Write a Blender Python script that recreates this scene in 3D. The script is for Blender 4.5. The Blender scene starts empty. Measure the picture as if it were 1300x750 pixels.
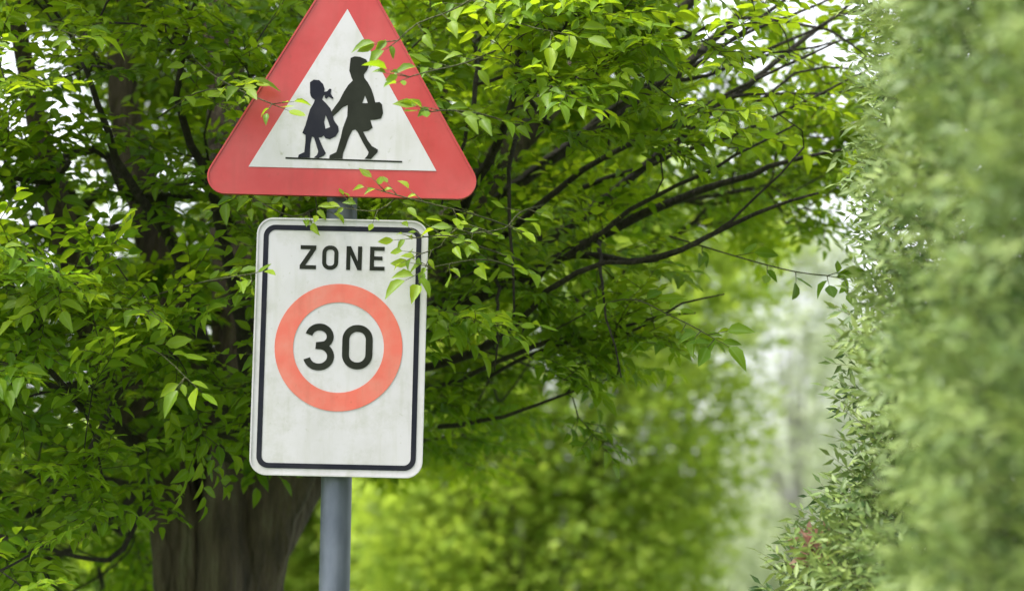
import bpy, math, random
import numpy as np
from mathutils import Vector, noise
from mathutils.geometry import tessellate_polygon

random.seed(7)
rng = np.random.default_rng(11)
R = math.radians
S = bpy.context.scene
C = S.collection

# ------------------------------------------------------------------ camera
CAM_Z = 1.70
PITCH = R(6.8)
FPX = 3305.0                       # focal length in photo pixels (1300 wide)
cam_d = bpy.data.cameras.new("camera")
cam = bpy.data.objects.new("camera", cam_d)
C.objects.link(cam)
cam.location = (0, 0, CAM_Z)
cam.rotation_euler = (R(90) + PITCH, 0, 0)
cam_d.sensor_width = 36
cam_d.lens = 36 * FPX / 1300
cam_d.clip_start = 0.05
cam_d.clip_end = 3000
cam_d.dof.use_dof = True
cam_d.dof.focus_distance = 6.12
cam_d.dof.aperture_fstop = 2.5
cam_d.dof.aperture_blades = 0
S.camera = cam

# ------------------------------------------------------------------ sky, sun, exposure
SUN_EL, SUN_AZ = R(66), R(-112)      # azimuth measured from +Y towards +X: high on the left
w = bpy.data.worlds.new("World")
S.world = w
w.use_nodes = True
nt = w.node_tree
bg = nt.nodes["Background"]
sky = nt.nodes.new("ShaderNodeTexSky")
sky.sky_type = 'NISHITA'
sky.sun_disc = False
sky.sun_elevation = SUN_EL
sky.sun_rotation = SUN_AZ
sky.air_density = 1.0
sky.dust_density = 4.0
sky.ozone_density = 1.0
hs = nt.nodes.new("ShaderNodeHueSaturation")   # overcast: a nearly white sky
hs.inputs['Saturation'].default_value = 0.22
nt.links.new(sky.outputs[0], hs.inputs['Color'])
nt.links.new(hs.outputs[0], bg.inputs['Color'])
bg.inputs['Strength'].default_value = 0.15
sd = bpy.data.lights.new("sun", 'SUN')
sd.energy = 1.5
sd.angle = R(16)
sd.color = (1.0, 0.96, 0.88)
sun = bpy.data.objects.new("sun", sd)
C.objects.link(sun)
dv = Vector((math.sin(SUN_AZ) * math.cos(SUN_EL), math.cos(SUN_AZ) * math.cos(SUN_EL), math.sin(SUN_EL)))
sun.rotation_euler = dv.to_track_quat('Z', 'Y').to_euler()
sun.location = (0, 0, 30)

vs = S.view_settings
vs.view_transform = 'Standard'
vs.look = 'None'
vs.gamma = 1.0
vs.use_curve_mapping = False
vs.exposure = 1.85
S.cycles.use_denoising = True
S.cycles.max_bounces = 8
S.cycles.transparent_max_bounces = 4


# ------------------------------------------------------------------ helpers
def at(u, v, Y):
    """world point seen at photo pixel (u, v) at depth Y"""
    a, b = (u - 650) / FPX, (375 - v) / FPX
    d = (a, math.cos(PITCH) - b * math.sin(PITCH), math.sin(PITCH) + b * math.cos(PITCH))
    k = Y / d[1]
    return Vector((d[0] * k, Y, CAM_Z + d[2] * k))


def props(o, label=None, cat=None, group=None, kind=None):
    if label: o["label"] = label
    if cat: o["category"] = cat
    if group: o["group"] = group
    if kind: o["kind"] = kind
    return o


def empty(name, loc):
    o = bpy.data.objects.new(name, None)
    o.empty_display_size = 0.2
    o.location = loc
    C.objects.link(o)
    return o


def link(name, me, parent=None, origin=None):
    o = bpy.data.objects.new(name, me)
    C.objects.link(o)
    if parent is not None:
        o.parent = parent
    return o


def np_mesh(name, verts, loops, starts, mat, smooth=False, colors=None):
    me = bpy.data.meshes.new(name)
    verts = np.asarray(verts, dtype=np.float32)
    loops = np.asarray(loops, dtype=np.int32)
    starts = np.asarray(starts, dtype=np.int32)
    me.vertices.add(len(verts))
    me.vertices.foreach_set("co", verts.ravel())
    me.loops.add(len(loops))
    me.loops.foreach_set("vertex_index", loops)
    me.polygons.add(len(starts))
    me.polygons.foreach_set("loop_start", starts)
    if smooth:
        me.polygons.foreach_set("use_smooth", np.ones(len(starts), dtype=bool))
    if colors is not None:
        ca = me.color_attributes.new("tint", 'FLOAT_COLOR', 'POINT')
        ca.data.foreach_set("color", np.asarray(colors, dtype=np.float32).ravel())
    me.materials.append(mat)
    me.update(calc_edges=True)
    return me


# ------------------------------------------------------------------ materials
def new_mat(name):
    m = bpy.data.materials.new(name)
    m.use_nodes = True
    n = m.node_tree
    b = n.nodes["Principled BSDF"]
    return m, n, b


def noise_ramp(n, scale, stops, detail=4, coord='Object', vec_scale=None, rough=0.55):
    tc = n.nodes.new("ShaderNodeTexCoord")
    no = n.nodes.new("ShaderNodeTexNoise")
    no.inputs['Scale'].default_value = scale
    no.inputs['Detail'].default_value = detail
    no.inputs['Roughness'].default_value = rough
    src = tc.outputs[coord]
    if vec_scale:
        mp = n.nodes.new("ShaderNodeMapping")
        mp.inputs['Scale'].default_value = vec_scale
        n.links.new(src, mp.inputs['Vector'])
        src = mp.outputs[0]
    n.links.new(src, no.inputs['Vector'])
    cr = n.nodes.new("ShaderNodeValToRGB")
    e = cr.color_ramp.elements
    e[0].position, e[0].color = stops[0][0], (*stops[0][1], 1)
    e[1].position, e[1].color = stops[-1][0], (*stops[-1][1], 1)
    for p, c in stops[1:-1]:
        q = e.new(p)
        q.color = (*c, 1)
    n.links.new(no.outputs['Fac'], cr.inputs[0])
    return cr.outputs[0], no, src


def paint(name, col, worn, rough=0.4, amount=(0.45, 0.75), scale=14, streak=None, speck=None):
    m, n, b = new_mat(name)
    c, no, src = noise_ramp(n, scale, [(amount[0], col), (amount[1], worn)], detail=6)
    out = c
    if speck:
        c3, _, _ = noise_ramp(n, 70, [(0.66, (1, 1, 1)), (0.76, speck)], detail=3)
        c4, _, _ = noise_ramp(n, 5, [(0.50, (1, 1, 1)), (0.72, speck)], detail=9, rough=0.75)
        for cc in (c3, c4):
            mx = n.nodes.new("ShaderNodeMix")
            mx.data_type = 'RGBA'
            mx.blend_type = 'MULTIPLY'
            mx.inputs[0].default_value = 0.75
            n.links.new(out, mx.inputs[6])
            mx.inputs[0].default_value = 0.95
            n.links.new(cc, mx.inputs[7])
            out = mx.outputs[2]
        c = out
    if streak:
        c2, _, _ = noise_ramp(n, 9, [(0.52, (1, 1, 1)), (0.8, streak)], vec_scale=(6, 6, 0.8), detail=5)
        mx = n.nodes.new("ShaderNodeMix")
        mx.data_type = 'RGBA'
        mx.blend_type = 'MULTIPLY'
        mx.inputs[0].default_value = 1
        n.links.new(c, mx.inputs[6])
        n.links.new(c2, mx.inputs[7])
        out = mx.outputs[2]
    n.links.new(out, b.inputs['Base Color'])
    b.inputs['Roughness'].default_value = rough
    b.inputs['Specular IOR Level'].default_value = 0.5 if rough < 0.5 else 0.12
    return m


def leaf_mat(name, old, young, trans_old, trans_young, tmix=0.42, rough=0.42, rib=(0.25, 0.36, 0.12), ribmix=0.35, back=1.25, spec=0.5):
    m, n, b = new_mat(name)
    at_ = n.nodes.new("ShaderNodeAttribute")
    at_.attribute_name = "tint"
    sp = n.nodes.new("ShaderNodeSeparateColor")
    n.links.new(at_.outputs['Color'], sp.inputs[0])

    def mixc(fac, a, c, blend='MIX'):
        x = n.nodes.new("ShaderNodeMix")
        x.data_type = 'RGBA'
        x.blend_type = blend
        for k, val in ((0, fac), (6, a), (7, c)):
            if isinstance(val, (float, int)):
                x.inputs[k].default_value = val
            elif isinstance(val, tuple):
                x.inputs[k].default_value = (*val, 1)
            else:
                n.links.new(val, x.inputs[k])
        return x.outputs[2]

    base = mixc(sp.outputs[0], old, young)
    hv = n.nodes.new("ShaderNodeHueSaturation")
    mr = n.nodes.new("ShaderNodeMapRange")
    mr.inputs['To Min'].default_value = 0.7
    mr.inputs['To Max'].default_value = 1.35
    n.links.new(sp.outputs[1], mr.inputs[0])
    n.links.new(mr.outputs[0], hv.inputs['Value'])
    mr2 = n.nodes.new("ShaderNodeMapRange")
    mr2.inputs['To Min'].default_value = 0.515
    mr2.inputs['To Max'].default_value = 0.485
    n.links.new(sp.outputs[1], mr2.inputs[0])
    n.links.new(mr2.outputs[0], hv.inputs['Hue'])
    n.links.new(base, hv.inputs['Color'])
    ribf = n.nodes.new("ShaderNodeMapRange")
    ribf.inputs['From Min'].default_value = 0.0
    ribf.inputs['From Max'].default_value = 0.22
    ribf.inputs['To Min'].default_value = ribmix
    ribf.inputs['To Max'].default_value = 0.0
    n.links.new(sp.outputs[2], ribf.inputs[0])
    col = mixc(ribf.outputs[0], hv.outputs[0], rib)
    geo = n.nodes.new("ShaderNodeNewGeometry")
    bk = n.nodes.new("ShaderNodeMath")          # leaf undersides are paler and duller
    bk.operation = 'MULTIPLY'
    bk.inputs[1].default_value = 0.35
    n.links.new(geo.outputs['Backfacing'], bk.inputs[0])
    col2 = mixc(bk.outputs[0], col, tuple(min(1, c * back * 1.7 + 0.012) for c in old))
    n.links.new(col2, b.inputs['Base Color'])
    b.inputs['Roughness'].default_value = rough
    b.inputs['Specular IOR Level'].default_value = spec
    tcol = mixc(sp.outputs[0], trans_old, trans_young)
    tr = n.nodes.new("ShaderNodeBsdfTranslucent")
    n.links.new(tcol, tr.inputs[0])
    ms = n.nodes.new("ShaderNodeMixShader")
    ms.inputs[0].default_value = tmix
    n.links.new(b.outputs[0], ms.inputs[1])
    n.links.new(tr.outputs[0], ms.inputs[2])
    n.links.new(ms.outputs[0], n.nodes["Material Output"].inputs['Surface'])
    return m


def bark_mat(name, dark, mid, moss, scale=1.0):
    m, n, b = new_mat(name)
    c, no, src = noise_ramp(n, 9 * scale, [(0.3, dark), (0.55, mid), (0.75, moss)], detail=8, vec_scale=(2.2, 2.2, 0.45), rough=0.65)
    n.links.new(c, b.inputs['Base Color'])
    b.inputs['Roughness'].default_value = 0.85
    no2 = n.nodes.new("ShaderNodeTexNoise")
    no2.inputs['Scale'].default_value = 28 * scale
    no2.inputs['Detail'].default_value = 8
    n.links.new(src, no2.inputs['Vector'])
    bu = n.nodes.new("ShaderNodeBump")
    bu.inputs['Strength'].default_value = 1.0
    bu.inputs['Distance'].default_value = 0.035
    n.links.new(no2.outputs[0], bu.inputs['Height'])
    n.links.new(bu.outputs[0], b.inputs['Normal'])
    return m


M_white = paint("white_enamel", (0.50, 0.485, 0.505), (0.43, 0.42, 0.41), 0.38, (0.45, 0.8), 11, streak=(0.88, 0.89, 0.82), speck=(0.72, 0.74, 0.62))
M_black = paint("black_line_paint", (0.010, 0.011, 0.019), (0.022, 0.022, 0.028), 0.55)
M_text = paint("faded_black_lettering", (0.014, 0.016, 0.011), (0.026, 0.029, 0.021), 0.6)
M_red = paint("red_enamel", (0.40, 0.026, 0.024), (0.46, 0.065, 0.06), 0.35, (0.42, 0.78), 7, streak=(0.88, 0.95, 0.85), speck=(0.80, 0.95, 0.8))
M_coral = paint("faded_coral_ring", (0.60, 0.115, 0.075), (0.57, 0.18, 0.13), 0.4, (0.4, 0.7), 16, streak=(0.86, 0.92, 0.88), speck=(0.85, 0.85, 0.8))
M_alu = paint("grey_aluminium_back", (0.35, 0.36, 0.37), (0.26, 0.27, 0.28), 0.5)
M_steel, _n, _b = new_mat("galvanised_steel")
_c, _no, _src = noise_ramp(_n, 22, [(0.3, (0.09, 0.105, 0.14)), (0.7, (0.15, 0.17, 0.215))], detail=5, vec_scale=(1, 1, 0.35))
_n.links.new(_c, _b.inputs['Base Color'])
_b.inputs['Metallic'].default_value = 0.35
_b.inputs['Roughness'].default_value = 0.42
M_bolt, _n, _b = new_mat("bolt_steel")
_b.inputs['Base Color'].default_value = (0.3, 0.3, 0.31, 1)
_b.inputs['Metallic'].default_value = 0.9
_b.inputs['Roughness'].default_value = 0.4

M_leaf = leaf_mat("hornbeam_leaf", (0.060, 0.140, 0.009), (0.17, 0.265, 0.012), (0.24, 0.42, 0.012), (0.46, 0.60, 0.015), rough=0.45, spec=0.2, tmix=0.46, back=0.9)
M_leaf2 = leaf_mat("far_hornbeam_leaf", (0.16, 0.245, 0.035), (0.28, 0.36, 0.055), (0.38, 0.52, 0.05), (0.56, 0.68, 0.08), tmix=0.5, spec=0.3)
M_leaf3 = leaf_mat("haze_pale_leaf", (0.28, 0.33, 0.19), (0.40, 0.43, 0.30), (0.42, 0.49, 0.27), (0.54, 0.60, 0.38), rough=0.6)  # distance haze put into the leaf colour as a pale grey-green
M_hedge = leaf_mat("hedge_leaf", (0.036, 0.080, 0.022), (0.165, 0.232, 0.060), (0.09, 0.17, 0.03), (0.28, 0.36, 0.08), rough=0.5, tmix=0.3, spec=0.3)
M_shoot = leaf_mat("red_shoot_leaf", (0.26, 0.12, 0.09), (0.38, 0.20, 0.17), (0.30, 0.13, 0.10), (0.42, 0.22, 0.17), rough=0.5)
M_bark = bark_mat("hornbeam_bark", (0.018, 0.013, 0.009), (0.095, 0.070, 0.050), (0.16, 0.15, 0.10))
M_twig = bark_mat("twig_bark", (0.020, 0.016, 0.013), (0.05, 0.042, 0.03), (0.09, 0.085, 0.05), 2.5)
M_greybark = bark_mat("pale_grey_bark", (0.16, 0.155, 0.14), (0.26, 0.25, 0.23), (0.30, 0.30, 0.25))
M_greentwig = bark_mat("green_twig", (0.06, 0.07, 0.02), (0.10, 0.11, 0.035), (0.13, 0.15, 0.05), 2.5)


# ------------------------------------------------------------------ tubes (branches, stems, poles)
class Tubes:
    def __init__(self):
        self.v, self.l, self.s, self.nv, self.nl = [], [], [], 0, 0

    def add(self, pts, rad, seg=5, flute=None, twist=0.0):
        pts = [Vector(p) for p in pts]
        n = len(pts)
        ring = []
        prev = None
        for i, p in enumerate(pts):
            t = (pts[min(i + 1, n - 1)] - pts[max(i - 1, 0)])
            t = t.normalized() if t.length > 1e-9 else Vector((0, 0, 1))
            if prev is None:
                a = t.orthogonal().normalized()
            else:
                a = prev - t * prev.dot(t)
                a = a.normalized() if a.length > 1e-6 else t.orthogonal().normalized()
            prev = a
            bb = t.cross(a)
            r = rad[i] if hasattr(rad, '__len__') else rad
            for k in range(seg):
                th = 2 * math.pi * k / seg
                rr = r * (flute(th, i, p) if flute else 1)
                self.v.append(p + (a * math.cos(th) + bb * math.sin(th)) * rr)
        o = self.nv
        for i in range(n - 1):
            for k in range(seg):
                k2 = (k + 1) % seg
                self.s.append(self.nl)
                self.l += [o + i * seg + k, o + i * seg + k2, o + (i + 1) * seg + k2, o + (i + 1) * seg + k]
                self.nl += 4
        self.s.append(self.nl)
        self.l += [o + (n - 1) * seg + k for k in range(seg)]
        self.nl += seg
        self.s.append(self.nl)
        self.l += [o + k for k in reversed(range(seg))]
        self.nl += seg
        self.nv += n * seg

    def build(self, name, mat, parent=None, smooth=True, origin=(0, 0, 0)):
        v = np.array([tuple(p) for p in self.v]) - np.array(origin)
        return link(name, np_mesh(name, v, self.l, self.s, mat, smooth), parent)


def smooth_path(ctrl, step=0.06):
    """Catmull-Rom through control points (Vector, radius)"""
    P = [Vector(c[0]) for c in ctrl]
    r = [c[1] for c in ctrl]
    out, rad = [], []
    for i in range(len(P) - 1):
        p0 = P[i - 1] if i else P[i] * 2 - P[i + 1]
        p3 = P[i + 2] if i + 2 < len(P) else P[i + 1] * 2 - P[i]
        n = max(2, int((P[i + 1] - P[i]).length / step))
        for k in range(n):
            t = k / n
            t2, t3 = t * t, t * t * t
            q = 0.5 * ((2 * P[i]) + (P[i + 1] - p0) * t + (2 * p0 - 5 * P[i] + 4 * P[i + 1] - p3) * t2
                       + (3 * P[i] - p0 - 3 * P[i + 1] + p3) * t3)
            out.append(q)
            rad.append(r[i] * (1 - t) + r[i + 1] * t)
    out.append(P[-1])
    rad.append(r[-1])
    return out, rad


# ------------------------------------------------------------------ leaves
def leaf_templates(width, kinds, stations=((0.0, 0.0), (0.22, 0.78), (0.5, 1.0), (0.78, 0.62), (1.0, 0.0))):
    """vertices (x along, y across, z up) of folded, curved leaves; same topology for all"""
    T = []
    for fold, curl, wave in kinds:
        vs_ = []
        for i, (x, wd) in enumerate(stations):
            zc = -curl * x * x
            if wd == 0:
                vs_.append((x, 0, zc, 0))
            else:
                h = wd * width / 2
                z1 = zc + h * fold + wave * (0.5 if i % 2 else -0.5) * h
                z2 = zc + h * fold - wave * (0.5 if i % 2 else -0.5) * h
                vs_ += [(x, h, z1, 1), (x, 0, zc, 0), (x, -h, z2, 1)]
        T.append(vs_)
    T = np.array(T)
    nst = len(stations) - 2
    F = [(0, 2, 1), (0, 3, 2)]
    for i in range(nst - 1):
        a, b = 1 + 3 * i, 4 + 3 * i
        F += [(a, a + 1, b + 1, b), (a + 1, a + 2, b + 2, b + 1)]
    a = 1 + 3 * (nst - 1)
    tip = 1 + 3 * nst
    F += [(a, a + 1, tip), (a + 1, a + 2, tip)]
    return T, F


BROAD = leaf_templates(0.49, [(0.35, 0.16, 0.1), (0.7, 0.28, 0.0), (0.15, -0.05, 0.15), (0.5, 0.45, 0.1), (0.9, 0.2, 0.1)],
                       stations=((0.0, 0.0), (0.2, 0.72), (0.45, 1.0), (0.75, 0.60), (1.0, 0.0)))
NARROW = leaf_templates(0.30, [(0.35, 0.10, 0), (0.1, 0.2, 0), (0.5, 0.0, 0)],
                        stations=((0.0, 0.0), (0.4, 1.0), (1.0, 0.0)))
SIMPLE = leaf_templates(0.62, [(0.3, 0.2, 0), (0.5, 0.3, 0), (0.1, 0.0, 0)],
                        stations=((0.0, 0.0), (0.45, 1.0), (1.0, 0.0)))


def leaf_mesh(name, tmpl, P, D, N, L, young, mat):
    T, F = tmpl
    P, D, N, L, young = [np.asarray(a, dtype=np.float64) for a in (P, D, N, L, young)]
    n = len(P)
    D /= np.linalg.norm(D, axis=1, keepdims=True) + 1e-9
    N = N - D * np.sum(N * D, axis=1, keepdims=True)
    N /= np.linalg.norm(N, axis=1, keepdims=True) + 1e-9
    B = np.cross(N, D)
    k = rng.integers(0, len(T), n)
    tv = T[k]                                     # n, nv, 4
    nv = tv.shape[1]
    co = (P[:, None, :] + (tv[:, :, 0:1] * D[:, None, :] + tv[:, :, 1:2] * B[:, None, :] + tv[:, :, 2:3] * N[:, None, :])
          * L[:, None, None])
    col = np.ones((n, nv, 4), dtype=np.float32)
    col[:, :, 0] = np.clip(young, 0, 1)[:, None]
    col[:, :, 1] = rng.random(n)[:, None]
    col[:, :, 2] = tv[:, :, 3]
    fl = np.concatenate([np.array(f) for f in F])
    fs = np.cumsum([0] + [len(f) for f in F[:-1]])
    nl = len(fl)
    loops = (fl[None, :] + (np.arange(n) * nv)[:, None]).ravel()
    starts = (fs[None, :] + (np.arange(n) * nl)[:, None]).ravel()
    return np_mesh(name, co.reshape(-1, 3), loops, starts, mat, False, col.reshape(-1, 4))


class Leaves:
    def __init__(self):
        self.P, self.D, self.N, self.L, self.Y = [], [], [], [], []

    def add(self, p, d, n, l, y):
        self.P.append(tuple(p)); self.D.append(tuple(d)); self.N.append(tuple(n)); self.L.append(l); self.Y.append(y)

    def build(self, name, tmpl, mat, parent=None, label=None):
        o = link(name, leaf_mesh(name, tmpl, self.P, self.D, self.N, self.L, self.Y, mat), parent)
        if label: o["label"] = label
        return o


def rv(s=1.0):
    return Vector((random.gauss(0, s), random.gauss(0, s), random.gauss(0, s)))


def shoot(LV, TB, p, d, nrm, length, leaf_len, young, gap=0.026, droop=0.25, side=1, jitter=0.28, rad=0.0016, spread=0.9):
    """a flat spray: a thin twig with leaves set alternately to left and right"""
    d = Vector(d).normalized()
    nrm = Vector(nrm)
    nrm = (nrm - d * nrm.dot(d)).normalized()
    n = max(2, int(length / gap))
    pts = [Vector(p)]
    cur = d.copy()
    for i in range(n):
        cur = (cur + Vector((0, 0, -droop * gap * 2)) + rv(0.05)).normalized()
        pts.append(pts[-1] + cur * gap)
        t = i / n
        sgn = 1 if (i + side) % 2 else -1
        b = nrm.cross(cur) * sgn
        last = i == n - 1
        ld = (cur * (0.75 if not last else 1.5) + b * (spread if not last else 0.1) + rv(0.15) + Vector((0, 0, -0.12)))
        sz = leaf_len * (0.62 + 0.5 * math.sin(math.pi * (0.18 + 0.72 * t))) * random.uniform(0.62, 1.2)
        LV.add(pts[-1], ld, nrm + rv(jitter), sz, young + 0.35 * t + random.gauss(0, 0.14))
    TB.add(pts, [rad * (1 - 0.6 * i / n) for i in range(n + 1)], 3)
    return pts


def spray(LV, TB, p, d, nrm, size=0.3, leaf_len=0.058, young=0.3, nside=4, **kw):
    """a main shoot with side shoots, all roughly in one plane"""
    d = Vector(d).normalized()
    nrm = Vector(nrm)
    nrm = (nrm - d * nrm.dot(d)).normalized()
    pts = shoot(LV, TB, p, d, nrm, size, leaf_len, young, **kw)
    for i in range(nside):
        k = int((0.08 + 0.7 * i / max(1, nside)) * (len(pts) - 1))
        b = nrm.cross(d) * (1 if i % 2 else -1)
        dd = d * 0.7 + b * random.uniform(0.6, 1.0) + rv(0.15)
        shoot(LV, TB, pts[k], dd, nrm + rv(0.22), size * random.uniform(0.4, 0.65), leaf_len * 0.95, young, side=i % 2, **kw)


# ------------------------------------------------------------------ ground
def grid_sheet(name, x0, x1, y0, y1, z, mat):
    me = bpy.data.meshes.new(name)
    me.from_pydata([(x0, y0, z), (x1, y0, z), (x1, y1, z), (x0, y1, z)], [], [(0, 1, 2, 3)])
    me.materials.append(mat)
    return props(link(name, me), kind="structure")


m, n_, b_ = new_mat("lawn_grass")
c_, _, _ = noise_ramp(n_, 3.0, [(0.3, (0.035, 0.07, 0.015)), (0.7, (0.08, 0.13, 0.03))], detail=8)
n_.links.new(c_, b_.inputs['Base Color'])
b_.inputs['Roughness'].default_value = 0.9
grid_sheet("ground", -1500, 1500, -1500, 1500, 0.0, m)
m, n_, b_ = new_mat("paving")
br = n_.nodes.new("ShaderNodeTexBrick")
tc = n_.nodes.new("ShaderNodeTexCoord")
n_.links.new(tc.outputs['Object'], br.inputs['Vector'])
br.inputs['Scale'].default_value = 3.3
br.inputs['Color1'].default_value = (0.30, 0.29, 0.27, 1)
br.inputs['Color2'].default_value = (0.36, 0.35, 0.33, 1)
br.inputs['Mortar'].default_value = (0.12, 0.12, 0.11, 1)
n_.links.new(br.outputs['Color'], b_.inputs['Base Color'])
b_.inputs['Roughness'].default_value = 0.85
grid_sheet("pavement", -0.28, 0.26, -20, 90, 0.004, m)


# ------------------------------------------------------------------ the road sign
SP = 6.0 / FPX / math.cos(PITCH)          # metres per photo pixel on the sign's plane
POST = at(425, 600, 6.0)
SX, SY = POST.x, 6.0


def rot(pts, deg, c=(0, 0)):
    a = R(-deg)
    return [(c[0] + (x - c[0]) * math.cos(a) - (y - c[1]) * math.sin(a), c[1] + (x - c[0]) * math.sin(a) + (y - c[1]) * math.cos(a)) for x, y in pts]


def area2(p):
    return sum(p[i][0] * p[(i + 1) % len(p)][1] - p[(i + 1) % len(p)][0] * p[i][1] for i in range(len(p)))


class Flat:
    """shapes lying in the sign's own plane (x right, z up), given a front and a thickness"""
    def __init__(self):
        self.v, self.f = [], []

    def add(self, loops, y_front, y_back):
        loops = [list(l) for l in loops]
        allp = [p for l in loops for p in l]
        tris = tessellate_polygon([[Vector((x, y, 0)) for x, y in l] for l in loops])
        o = len(self.v)
        n = len(allp)
        self.v += [(x, y_front, z) for x, z in allp] + [(x, y_back, z) for x, z in allp]
        for t in tris:
            a = (allp[t[1]][0] - allp[t[0]][0]) * (allp[t[2]][1] - allp[t[0]][1]) - (allp[t[2]][0] - allp[t[0]][0]) * (allp[t[1]][1] - allp[t[0]][1])
            t = t if a > 0 else (t[0], t[2], t[1])
            self.f.append(tuple(o + i for i in t))
            self.f.append(tuple(o + n + i for i in reversed(t)))
        k = 0
        for li, l in enumerate(loops):
            m_ = len(l)
            ccw = area2(l) > 0
            if li: ccw = not ccw
            for i in range(m_):
                a, b = k + i, k + (i + 1) % m_
                q = (o + b, o + a, o + n + a, o + n + b)
                self.f.append(q if ccw else tuple(reversed(q)))
            k += m_

    def build(self, name, mat, parent):
        me = bpy.data.meshes.new(name)
        me.from_pydata(self.v, [], self.f)
        me.materials.append(mat)
        me.update()
        return link(name, me, parent)


def rrect(cx, cy, w_, h_, r, seg=10):
    out = []
    for sx, sy, a0 in ((1, 1, 0), (-1, 1, 90), (-1, -1, 180), (1, -1, 270)):
        for i in range(seg + 1):
            a = R(a0 + 90 * i / seg)
            out.append((cx + sx * (w_ / 2 - r) + r * math.cos(a), cy + sy * (h_ / 2 - r) + r * math.sin(a)))
    return out


def circle(cx, cy, r, seg=72):
    return [(cx + r * math.cos(2 * math.pi * i / seg), cy + r * math.sin(2 * math.pi * i / seg)) for i in range(seg)]


def rtri(cx, base, side, r, seg=10):
    h = side * math.sqrt(3) / 2
    V = [(cx - side / 2, base), (cx + side / 2, base), (cx, base + h)]
    if r <= 0: return V
    out = []
    cen = (cx, base + h / 3)
    for i, (x, y) in enumerate(V):
        dx, dy = cen[0] - x, cen[1] - y
        l = math.hypot(dx, dy)
        ox, oy = x + dx / l * 2 * r, y + dy / l * 2 * r
        a0 = math.degrees(math.atan2(-dy, -dx)) - 60
        for k in range(seg + 1):
            a = R(a0 + 120 * k / seg)
            out.append((ox + r * math.cos(a), oy + r * math.sin(a)))
    return out


def stroke(pts, w_):
    """outline of a stroked polyline, square ends, mitred joints"""
    n = len(pts)
    L_, R_ = [], []
    for i in range(n):
        a = pts[max(i - 1, 0)]
        b = pts[i]
        c = pts[min(i + 1, n - 1)]
        d1 = (b[0] - a[0], b[1] - a[1]) if i else (c[0] - b[0], c[1] - b[1])
        d2 = (c[0] - b[0], c[1] - b[1]) if i < n - 1 else d1
        l1, l2 = math.hypot(*d1), math.hypot(*d2)
        n1, n2 = (-d1[1] / l1, d1[0] / l1), (-d2[1] / l2, d2[0] / l2)
        mx, my = n1[0] + n2[0], n1[1] + n2[1]
        l = math.hypot(mx, my)
        mx, my = mx / l, my / l
        k = w_ / 2 / max(0.35, mx * n1[0] + my * n1[1])
        L_.append((b[0] + mx * k, b[1] + my * k))
        R_.append((b[0] - mx * k, b[1] - my * k))
    return L_ + R_[::-1]


def arc(cx, cy, rx, ry, a0, a1, seg=14):
    return [(cx + rx * math.cos(R(a0 + (a1 - a0) * i / seg)), cy + ry * math.sin(R(a0 + (a1 - a0) * i / seg))) for i in range(seg + 1)]


# sign space: photo pixels with y up, origin at pixel (425, 600); converted to metres at the end
def px(pts):
    return [((x - 425) * SP, (600 - y) * SP) for x, y in pts]


ROTZ, ROTT = 1.25, 1.35                    # both plates hang a little clockwise


def zpl(pts):                              # zone-plate pixel space, turned about the plate's centre
    return px([(x, y) for x, y in rot_px(pts, ROTZ, (429.5, 441))])


def rot_px(pts, deg, c):
    a = R(deg)                              # y is down here, so a positive angle is clockwise
    return [(c[0] + (x - c[0]) * math.cos(a) - (y - c[1]) * math.sin(a), c[1] + (x - c[0]) * math.sin(a) + (y - c[1]) * math.cos(a)) for x, y in pts]


sign = empty("road_sign", (SX, SY, 0.0))
props(sign, "grey post with a red children-crossing triangle above a white ZONE 30 plate", "road sign")
Z0 = POST.z


def lift(fl):                               # plate shapes are given relative to pixel (425, 600)
    fl.v = [(x, y, z + Z0) for x, y, z in fl.v]
    return fl


# pole with cap, leaning very slightly
tb = Tubes()
lean = math.tan(R(0.7))
pr = 19.6 * SP
top_z = at(430, -20, 6.0).z
tb.add([((z - Z0) * lean, 0.065, z) for z in (-0.35, 0.0, 1.0, 2.0, 2.5, top_z)], pr, 40)
pole = tb.build("pole", M_steel, sign)
tb = Tubes()
tb.add([((top_z - Z0) * lean, 0.065, top_z + d) for d in (-0.02, 0.006, 0.012)], [pr + .003, pr + .003, pr * 0.7], 40)
tb.build("pole_cap", M_black, sign)

# zone plate
zc = (429.5, 441)
ZF = 0.0
f = Flat()
outer = rrect(zc[0], zc[1], 218, 327, 21)
f.add([zpl(outer), zpl(rrect(zc[0], zc[1], 214, 323, 19))], ZF - 0.003, ZF + 0.016)       # folded rim
f.add([zpl(rrect(zc[0], zc[1], 214, 323, 19))], ZF, ZF + 0.003)                             # sheet
zone = lift(f).build("zone_plate", M_white, sign)
f = Flat()
f.add([zpl(rrect(zc[0], zc[1], 201, 309, 15)), zpl(rrect(zc[0], zc[1], 188, 296, 9))], ZF - 0.0012, ZF)
lift(f).build("border_line", M_black, zone)
f = Flat()
rc = (428.5, 441.5)
f.add([zpl(circle(*rc, 81)), zpl(circle(*rc, 57.5))], ZF - 0.0012, ZF)
lift(f).build("ring", M_coral, zone)
f = Flat()
# 3
w3 = 8.8
three = (arc(404, 428.3, 13.6, 12.4, 192, 360, 14) + arc(404, 428.3, 13.6, 11.6, 0, 60, 6)[1:] + [(401, 439.6)])
f.add([zpl(stroke(three, w3))], ZF - 0.0012, ZF)
three = [(399.5, 439.6)] + arc(403.6, 453.2, 15.2, 13.6, -75, 168, 22)
f.add([zpl(stroke(three, w3))], ZF - 0.0010, ZF)
# 0


def ring_stadium(cx, cy, w_, h_, r, t):
    return [zpl(rrect(cx, cy, w_, h_, r)), zpl(rrect(cx, cy, w_ - 2 * t, h_ - 2 * t, max(1, r - t)))]


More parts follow.
